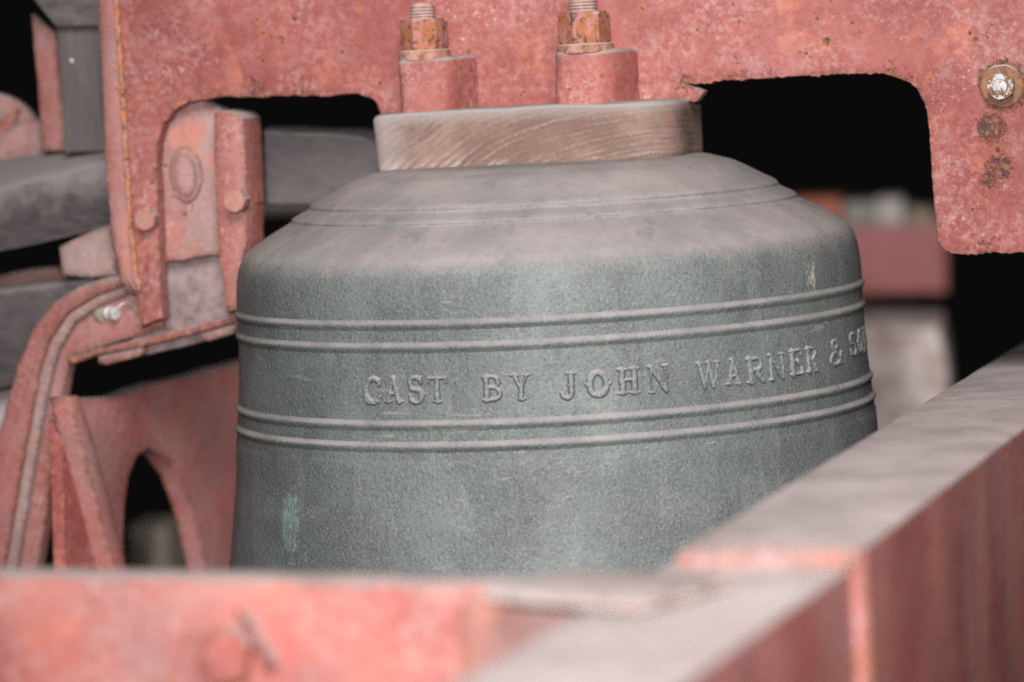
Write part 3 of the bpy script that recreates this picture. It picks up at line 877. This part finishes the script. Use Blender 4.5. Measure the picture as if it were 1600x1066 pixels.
# ------------------------------------------------------------------ curved stay, lower left
M_STAY = red_paint('stay_paint', 14.0, rust=0.9, pale_amt=0.6, wall_dust=0.35)
M_STAYF = red_paint('stay_flange_paint', 17.0, rust=0.8, pale_amt=0.5, wall_dust=0.2)
stay = empty('curved_stay', 'curved red iron stay sweeping down from the headstock leg at the far left', 'stay')
SY = 0.020
slab('web_plate', HF, [(-45, 980), (-5, 800), (30, 640), (60, 540), (100, 480), (150, 455), (205, 440), (250, 462), (256, 499), (253, 513), (205, 528), (150, 545), (109, 560), (98, 620), (84, 720), (64, 860), (40, 980)], SY + 0.010, 0.018, M_STAY, stay, bev=0.002, step=0.004, jit=0.0009, seed=9, freq=200)
slab('flange', HF, [(-90, 980), (-55, 880), (-20, 740), (5, 640), (25, 570), (48, 515), (80, 474), (120, 448), (165, 434), (200, 428), (206, 443), (150, 463), (106, 490), (77, 533), (60, 590), (36, 720), (14, 850), (-12, 980)],
     SY - 0.004, 0.045, M_STAYF, stay, bev=0.005, step=0.005, jit=0.0008, seed=10)
slab('ledge', HF, [(-14, 980), (12, 850), (34, 720), (58, 590), (75, 533), (104, 490), (148, 463), (204, 443), (213, 455), (158, 476), (118, 504), (92, 545), (77, 600), (54, 724), (33, 854), (10, 980)],
     SY + 0.001, 0.03, red_paint('ledge_dust_paint', 19.0, rust=0.6, pale_amt=0.3, wall_dust=1.0, a=(0.31, 0.215, 0.205), b=(0.29, 0.20, 0.19)), stay, bev=0.003, step=0.005, jit=0.0008, seed=11)
slab('foot_flange', HF, [(106, 560), (150, 546), (210, 531), (300, 509), (371, 490), (371, 503), (300, 523), (210, 545), (150, 556), (112, 570)], SY + 0.004, 0.04, M_STAYF, stay, bev=0.002, jit=0.0005, seed=12)
slab('clip', HF, [(152, 558), (222, 543), (224, 552), (216, 558), (165, 571), (153, 569)], SY + 0.004, 0.03, M_BR, stay, bev=0.0025, jit=0.0004, seed=13)
slab('clip', HF, [(312, 520), (362, 507), (369, 511), (366, 522), (325, 534), (313, 531)], SY + 0.008, 0.03, M_BR, stay, bev=0.003, jit=0.0004, seed=14)
# zinc bolt on the stay with its twist of locking wire
wx, wz_ = HF.at(164, 489, SY + 0.012)
ax2 = Matrix.Translation(Vector(HF.w(wx, SY + 0.012, wz_))) @ HF.mat().to_3x3().to_4x4() @ Matrix.Rotation(math.radians(90), 4, 'X') @ Matrix.Rotation(math.radians(52), 4, 'Y')
M_OLIVE = rusty('washer_olive', 21.0, (0.22, 0.20, 0.14), (0.30, 0.25, 0.19), 0.3)
lathe('bolt_washer', [(0, -0.004), (0.0092, -0.004), (0.0092, 0.0), (0.0085, 0.0012), (0, 0.0014)], M_OLIVE, stay, segs=32, mw=ax2)
zb_ = lathe('zinc_bolt', [(0, 0.0), (0.0042, 0.0), (0.0042, 0.004), (0.0056, 0.0042), (0.0056, 0.009), (0.0046, 0.0094), (0.0046, 0.0125), (0.0052, 0.013), (0.005, 0.0168), (0.0, 0.0172)], zinc('zinc_bright', 0.0, 5, 1.9), stay, segs=24, mw=ax2)
wire = []
for k in range(22):
    t = k / 21
    px, py = 182 + 26 * t, 487 - 16 * math.sin(t * 2.6) + 8 * t * t
    x, z = HF.at(px, py, SY + 0.0)
    wire.append(HF.w(x, SY - 0.004 + 0.012 * t, z))
tube('locking_wire', wire, 0.0008, zinc('wire_zinc', 0.2, 9, 1.5), zb_)

# ------------------------------------------------------------------ timbers and bars at the left
TW = timber('grey_timber', 1.0)
TW2 = timber('grey_timber_upright', 2.0, (0.082, 0.067, 0.068), (0.118, 0.099, 0.100), (30, 30, 2))
TW3 = timber('grey_timber_low', 3.0, (0.042, 0.034, 0.036), (0.085, 0.070, 0.072))
M_BAR = red_paint('bar_paint', 23.0, rust=0.2, pale_amt=0.3, wall_dust=0.6, a=(0.27, 0.10, 0.09), b=(0.22, 0.075, 0.068))
LF = Frame(-15.0)


def timber_beam(name, pts, Y, T, mat, label, cat='timber', bev=0.008, seed=0, frame=LF):
    o = slab(name, frame, pts, Y, T, mat, None, bev=bev, step=0.012, jit=0.0008, seed=seed)
    return tag(o, label, cat)


def prism(name, frame, prof_l, prof_r, mat, label, cat, seed=0):
    """beam between two end sections, each a list of (px, py, Y)"""
    V, Fc = [], []
    n = len(prof_l)
    secs = 14
    for s_ in range(secs + 1):
        t = s_ / secs
        for a, b in zip(prof_l, prof_r):
            xa, za = frame.at(a[0], a[1], a[2]); xb, zb = frame.at(b[0], b[1], b[2])
            x, z, y = xa + (xb - xa) * t, za + (zb - za) * t, a[2] + (b[2] - a[2]) * t
            w_ = 0.0012 * noise.noise(Vector((x * 20 + seed, y * 30, z * 30)))
            V.append(frame.w(x, y, z + w_))
    for s_ in range(secs):
        for i in range(n):
            j = (i + 1) % n
            Fc.append((s_ * n + i, s_ * n + j, (s_ + 1) * n + j, (s_ + 1) * n + i))
    Fc.append(tuple(range(n))); Fc.append(tuple(secs * n + i for i in range(n)))
    return tag(link(name, V, Fc, mat, None, angle=50), label, cat)


prism('timber_spoke', LF,
      [(-120, 420, 0.055), (-120, 330, 0.055), (-120, 318, 0.062), (-120, 268, 0.13), (-120, 410, 0.14)],
      [(185, 352, 0.055), (185, 252, 0.055), (185, 240, 0.062), (185, 222, 0.13), (185, 340, 0.14)], TW,
      'dark grey timber with a dusty sloping top running in from the left edge', 'timber', 1)
timber_beam('timber_post', [(86, 40), (170, 38), (190, 236), (100, 240)], 0.085, 0.06, TW2, 'upright grey timber with one pale nail, left of the headstock', 'timber', 0.003, 2)
timber_beam('timber_rail', [(-20, -80), (200, -80), (200, 42), (86, 43), (52, 0)], 0.075, 0.07, timber('grey_timber_rail', 6.0, (0.075, 0.065, 0.065), (0.145, 0.127, 0.124), (9, 14, 25)), 'grey timber with a slanted end in the top left corner', 'timber', 0.003, 3)
timber_beam('red_bar', [(49, 22), (86, 52), (103, 236), (68, 236), (60, 150)], 0.11, 0.012, M_BAR, 'slim upright red painted bar beside the grey timber post', 'bar', 0.001, 4)
nx_, nz_ = LF.at(112, 95, 0.085)
nl = lathe('nail', [(0, 0), (0.0016, 0.0), (0.0018, 0.0006), (0.001, 0.0013), (0, 0.0015)], zinc('nail_zinc', 0.0, 2, 1.9), None, segs=16,
           mw=Matrix.Translation(Vector(LF.w(nx_, 0.085, nz_))) @ LF.mat().to_3x3().to_4x4() @ Matrix.Rotation(math.radians(90), 4, 'X'))
tag(nl, 'small pale nail head in the upright grey timber', 'nail')
timber_beam('timber_brace', [(-60, 462), (0, 452), (40, 447), (110, 438), (150, 434), (110, 490), (60, 600), (-60, 620)], 0.062, 0.07, TW3, 'grey timber behind the curved red stay, low at the left edge', 'timber', 0.006, 5)
timber_beam('pale_board', [(-40, 605), (30, 588), (10, 690), (-20, 800), (-60, 900)], 0.085, 0.02, timber('pale_board', 8.0, (0.24, 0.21, 0.205), (0.32, 0.285, 0.275), (9, 9, 9)), 'pale dusty board at the left edge under the grey timber', 'board', 0.002, 6)
wedge = timber_beam('iron_wedge', [(92, 386), (120, 372), (172, 350), (182, 430), (140, 434), (97, 430)], 0.048, 0.02, red_paint('wedge_paint', 27.0, rust=0.9, pale_amt=0.3, wall_dust=1.0, a=(0.25, 0.16, 0.15), b=(0.2, 0.13, 0.125)), 'small grey and red iron wedge between the two timbers on the left', 'wedge', 0.002, 7)
timber_beam('red_ledge', [(-60, 442), (0, 430), (50, 420), (90, 418), (100, 440), (-60, 470)], 0.16, 0.03, M_BAR, 'dim red iron ledge in the gap under the dark timber', 'ledge', 0.003, 8)
timber_beam('back_timber', [(376, 203), (440, 205), (520, 208), (565, 213), (588, 224), (592, 236), (592, 330), (480, 322), (376, 320)], 0.11, 0.10, timber('back_timber', 9.0, (0.092, 0.076, 0.078), (0.120, 0.101, 0.103)), 'dark grey timber seen in the left cut-out behind the bell', 'timber', 0.004, 9)
# wheel hub seen at the far left
hub = empty('pulley', 'round dusty red iron disc cut by the left edge of the picture', 'disc')
hx, hz = LF.at(-8, 235, 0.20)
hm = Matrix.Translation(Vector(LF.w(hx, 0.20, hz))) @ LF.mat().to_3x3().to_4x4() @ Matrix.Rotation(math.radians(90), 4, 'X')
lathe('disc', [(0, 0), (0.049, 0), (0.051, 0.002), (0.051, 0.010), (0.048, 0.012), (0.028, 0.012), (0.026, 0.009), (0, 0.009)], M_BAR, hub, segs=56, mw=hm)
slab('arm', LF, [(-30, 232), (8, 178), (30, 168), (26, 190), (-10, 250)], 0.184, 0.012, M_BR, hub, bev=0.002)
timber_beam('pale_bracket', [(-40, 262), (5, 208), (30, 190), (62, 186), (70, 260)], 0.165, 0.015, M_BR, 'pale dusty red plate in front of the red disc at the left edge', 'plate', 0.002, 12)

# ------------------------------------------------------------------ cast side frame with an arch, behind at the lower left
AF = Frame(70.0, (-0.405, 0.10, 0.0))
M_AF = red_paint('side_frame_paint', 30.0, rust=0.25, pale_amt=0.6, wall_dust=0.55, a=(0.50, 0.145, 0.125), b=(0.38, 0.10, 0.09), pale=(0.52, 0.33, 0.31))
M_AFD = red_paint('side_frame_dark_paint', 33.0, rust=0.1, pale_amt=0.35, wall_dust=0.1, a=(0.33, 0.07, 0.06), b=(0.26, 0.045, 0.04))
af = empty('arched_casting', 'red iron casting with a narrow dark arch, at the lower left of the bell', 'casting')
slab('arched_plate', AF, [(112, 622), (150, 622), (190, 618), (215, 608), (240, 600), (300, 588), (345, 575), (400, 560), (470, 545), (470, 1010), (342, 1010), (320, 880), (302, 800), (280, 742), (257, 712), (233, 702), (215, 715), (203, 745), (196, 790), (194, 850), (204, 930), (215, 1010), (230, 1010)][:-1] + [(190, 1010), (175, 880), (150, 780), (125, 680)],
     0.0, 0.020, M_AF, af, bev=0.003, step=0.012, jit=0.0006, seed=15)
slab('rib', AF, [(110, 620), (124, 618), (142, 670), (172, 780), (200, 890), (225, 1010), (200, 1010), (178, 890), (150, 780), (120, 670)], -0.012, 0.02, M_AF, af, bev=0.003, step=0.012, seed=16)
slab('foot', AF, [(99, 760), (97, 655), (112, 626), (120, 665), (152, 785), (182, 895), (215, 1010), (106, 1010)], 0.004, 0.012, M_AFD, af, bev=0.002, step=0.012, seed=17)

# ------------------------------------------------------------------ background beyond the bell
BF = Frame(-8.0)
bgb = timber_beam('far_beam', [(1230, 356), (1478, 350), (1480, 458), (1230, 464)], 2.15, 0.16, red_paint('far_beam_paint', 36.0, rust=0.0, pale_amt=0.2, wall_dust=0.25, a=(0.42, 0.135, 0.14), b=(0.36, 0.10, 0.105)), 'out of focus red beam in the dark beyond the right of the bell', 'beam', 0.004, 20, BF)
for (nm, pts, mat, lab) in (
        ('red_brick', [(1225, 314), (1313, 310), (1313, 357), (1225, 359)], stone('brick_red', (0.36, 0.10, 0.07), (0.45, 0.16, 0.11), 1), 'blurred red brick on the far beam, nearest the bell'),
        ('grey_brick', [(1317, 318), (1366, 316), (1366, 355), (1317, 356)], stone('brick_grey', (0.22, 0.195, 0.18), (0.30, 0.27, 0.245), 2), 'blurred grey brick on the far beam between red and white ones'),
        ('white_brick', [(1368, 312), (1410, 310), (1412, 354), (1368, 355)], stone('brick_white', (0.36, 0.32, 0.29), (0.55, 0.49, 0.46), 3, 14), 'blurred whitish brick on the far red beam'),
        ('brown_brick', [(1416, 324), (1458, 328), (1464, 353), (1416, 354)], stone('brick_brown', (0.20, 0.16, 0.11), (0.30, 0.25, 0.19), 4), 'blurred yellow-brown brick at the right end of the far beam')):
    timber_beam(nm, pts, 2.19, 0.10, mat, lab, 'brick', 0.004, 21, BF)
timber_beam('rendered_block', [(1300, 508), (1400, 508), (1470, 511), (1480, 560), (1500, 740), (1300, 740)], 1.75, 0.25, stone('rendered_block', (0.36, 0.25, 0.22), (0.70, 0.60, 0.57), 5, 24, 1.0), 'whitish stained masonry block between bell and right beam, out of focus', 'block', 0.012, 22, BF)
timber_beam('far_post', [(198, 826), (262, 822), (268, 1010), (198, 1010)], 1.1, 0.1, stone('far_post', (0.30, 0.24, 0.20), (0.42, 0.35, 0.30), 6), 'blurred brown stone seen through the arch of the red casting', 'stone', 0.01, 23, BF)
timber_beam('far_rail', [(385, 322), (500, 318), (500, 338), (385, 345)], 0.75, 0.05, timber('far_rail', 12.0, (0.05, 0.035, 0.033), (0.11, 0.07, 0.06)), 'dim brown rail in the gap beneath the dark grey timber', 'rail', 0.006, 24, BF)

# ------------------------------------------------------------------ bell frame in the foreground: front beam, side beam and their joint
M_FB = red_paint('front_beam_paint', 40.0, rust=0.7, pale_amt=0.7, a=(0.38, 0.105, 0.085), b=(0.25, 0.065, 0.058), pale=(0.46, 0.275, 0.26), wall_dust=0.45)
M_SB = red_paint('side_beam_paint', 44.0, rust=0.4, pale_amt=0.4, stretch=(1, 1, 0.35), a=(0.40, 0.115, 0.098), b=(0.24, 0.060, 0.056), dust=1.0, wall_dust=0.40, dust_tone=1.30)
M_JP = red_paint('joint_paint', 47.0, rust=0.1, pale_amt=0.2, a=(0.30, 0.125, 0.100), b=(0.27, 0.105, 0.085), dust=1.0, wall_dust=0.7)
M_LEDGE = red_paint('ledge_paint', 50.0, rust=0.05, pale_amt=0.3, a=(0.40, 0.34, 0.32), b=(0.36, 0.30, 0.28), wall_dust=0.3)
fr = empty('bell_cage', 'blurred red iron bell cage crossing the foreground, dusty on top', 'bell cage')


def beam_between(name, p0, p1, width, ztop, depth, mat, parent, side=1, bev=0.004, seed=0, secs=30, sag=0.0):
    """rectangular beam: p0->p1 is one top arris in plan, the beam lies `width` to its side"""
    a, b = np.array(p0[:2]), np.array(p1[:2])
    u = (b - a) / np.linalg.norm(b - a); nrm = np.array([-u[1], u[0]]) * side
    L = np.linalg.norm(b - a)
    prof = [(0, -depth), (0, -bev), (bev * 0.3, -bev * 0.3), (bev, 0), (width * 0.5, 0.0006), (width - bev, 0), (width - bev * 0.3, -bev * 0.3), (width, -bev), (width, -depth)]
    V, Fc = [], []
    n = len(prof)
    for s_ in range(secs + 1):
        c = a + u * L * s_ / secs
        for w_, z in prof:
            k = 0.0009 * noise.noise(Vector((c[0] * 18 + seed, c[1] * 18, w_ * 40)))
            p = c + nrm * (w_ + k)
            V.append((p[0], p[1], ztop + z + k))
    for s_ in range(secs):
        for i in range(n):
            j = (i + 1) % n
            Fc.append((s_ * n + i, s_ * n + j, (s_ + 1) * n + j, (s_ + 1) * n + i))
    Fc.append(tuple(range(n))); Fc.append(tuple(secs * n + i for i in range(n)))
    return link(name, V, Fc, mat, parent, angle=40)


ZF = -0.006
# front beam: its near top arris runs along the picture's lower third
f0 = on_floor(-60, 896, ZF); f1 = on_floor(885, 916, ZF)
beam_between('front_beam', f0, f1, 0.03, ZF, 0.16, M_FB, fr, side=1, bev=0.004, seed=3)
# side beam, far length (upper) and near length (lower)
i0 = on_floor(1058, 858, 0.0); i1 = on_floor(1500, 592, 0.0)
dirv = (i1 - i0)[:2] / np.linalg.norm((i1 - i0)[:2])
far = i0[:2] + dirv * 1.55
o0 = on_floor(1338, 838, 0.0); o1 = on_floor(1600, 692, 0.0)
wid = abs(np.cross(dirv, (o0 - i0)[:2]))
wid2 = abs(np.cross(dirv, (o1 - i0)[:2]))
sbw = (wid + wid2) / 2
beam_between('side_beam', i0, far, sbw, 0.0, 0.22, M_SB, fr, side=-1, bev=0.004, seed=5, secs=60)
zn = -0.0105
na = on_floor(1003, 899, zn); nb_ = on_floor(705, 1066, zn); nc = on_floor(1352, 871, zn)
dn_ = (na - nb_)[:2] / np.linalg.norm((na - nb_)[:2])
nw = abs(np.cross(dn_, (nc - na)[:2]))
near = nb_[:2] - dn_ * 0.25; q1 = na[:2] + dn_ * 0.14
beam_between('side_beam_end', near, q1, nw, zn, 0.20, M_SB, fr, side=-1, bev=0.004, seed=8, secs=40)
# orange end strip of the upper length
perp = np.array([dirv[1], -dirv[0]])
e0 = np.array(i0[:2]) - dirv * 0.0045; e1 = e0 + perp * sbw
beam_between('end_strip', e0 + perp * 0.003, e1 - perp * 0.004, 0.006, -0.0015, 0.0085, M_JP, fr, side=1, bev=0.001, seed=9, secs=8)
# joint plate lying where the two beams meet
FFr = Frame(math.degrees(math.atan2((f1 - f0)[1], (f1 - f0)[0])), (f0[0], f0[1], 0))
slab('joint_plate', FFr, [(722, 938), (850, 925), (920, 930), (900, 1120), (716, 1120)], -0.008, 0.009, M_JP, fr, bev=0.002, seed=31)
jp0 = on_floor(760, 905, ZF + 0.006)
beam_between('joint_ledge', on_floor(752, 922, ZF + 0.003), on_floor(1000, 940, ZF + 0.003), 0.08, ZF + 0.003, 0.005, M_LEDGE, fr, side=1, bev=0.002, seed=12, secs=10)
# bolt in the front beam's face
bolt_head(fr, FFr, 358, 1022, 0.0, 0.018, 0.007, M_FB, 0.35)
sx_, sz_ = FFr.at(395, 995, -0.001)
slab('cover_strip', FFr, [(372, 962), (388, 960), (432, 1040), (414, 1046)], -0.005, 0.006, M_BR, fr, bev=0.0015, seed=40)
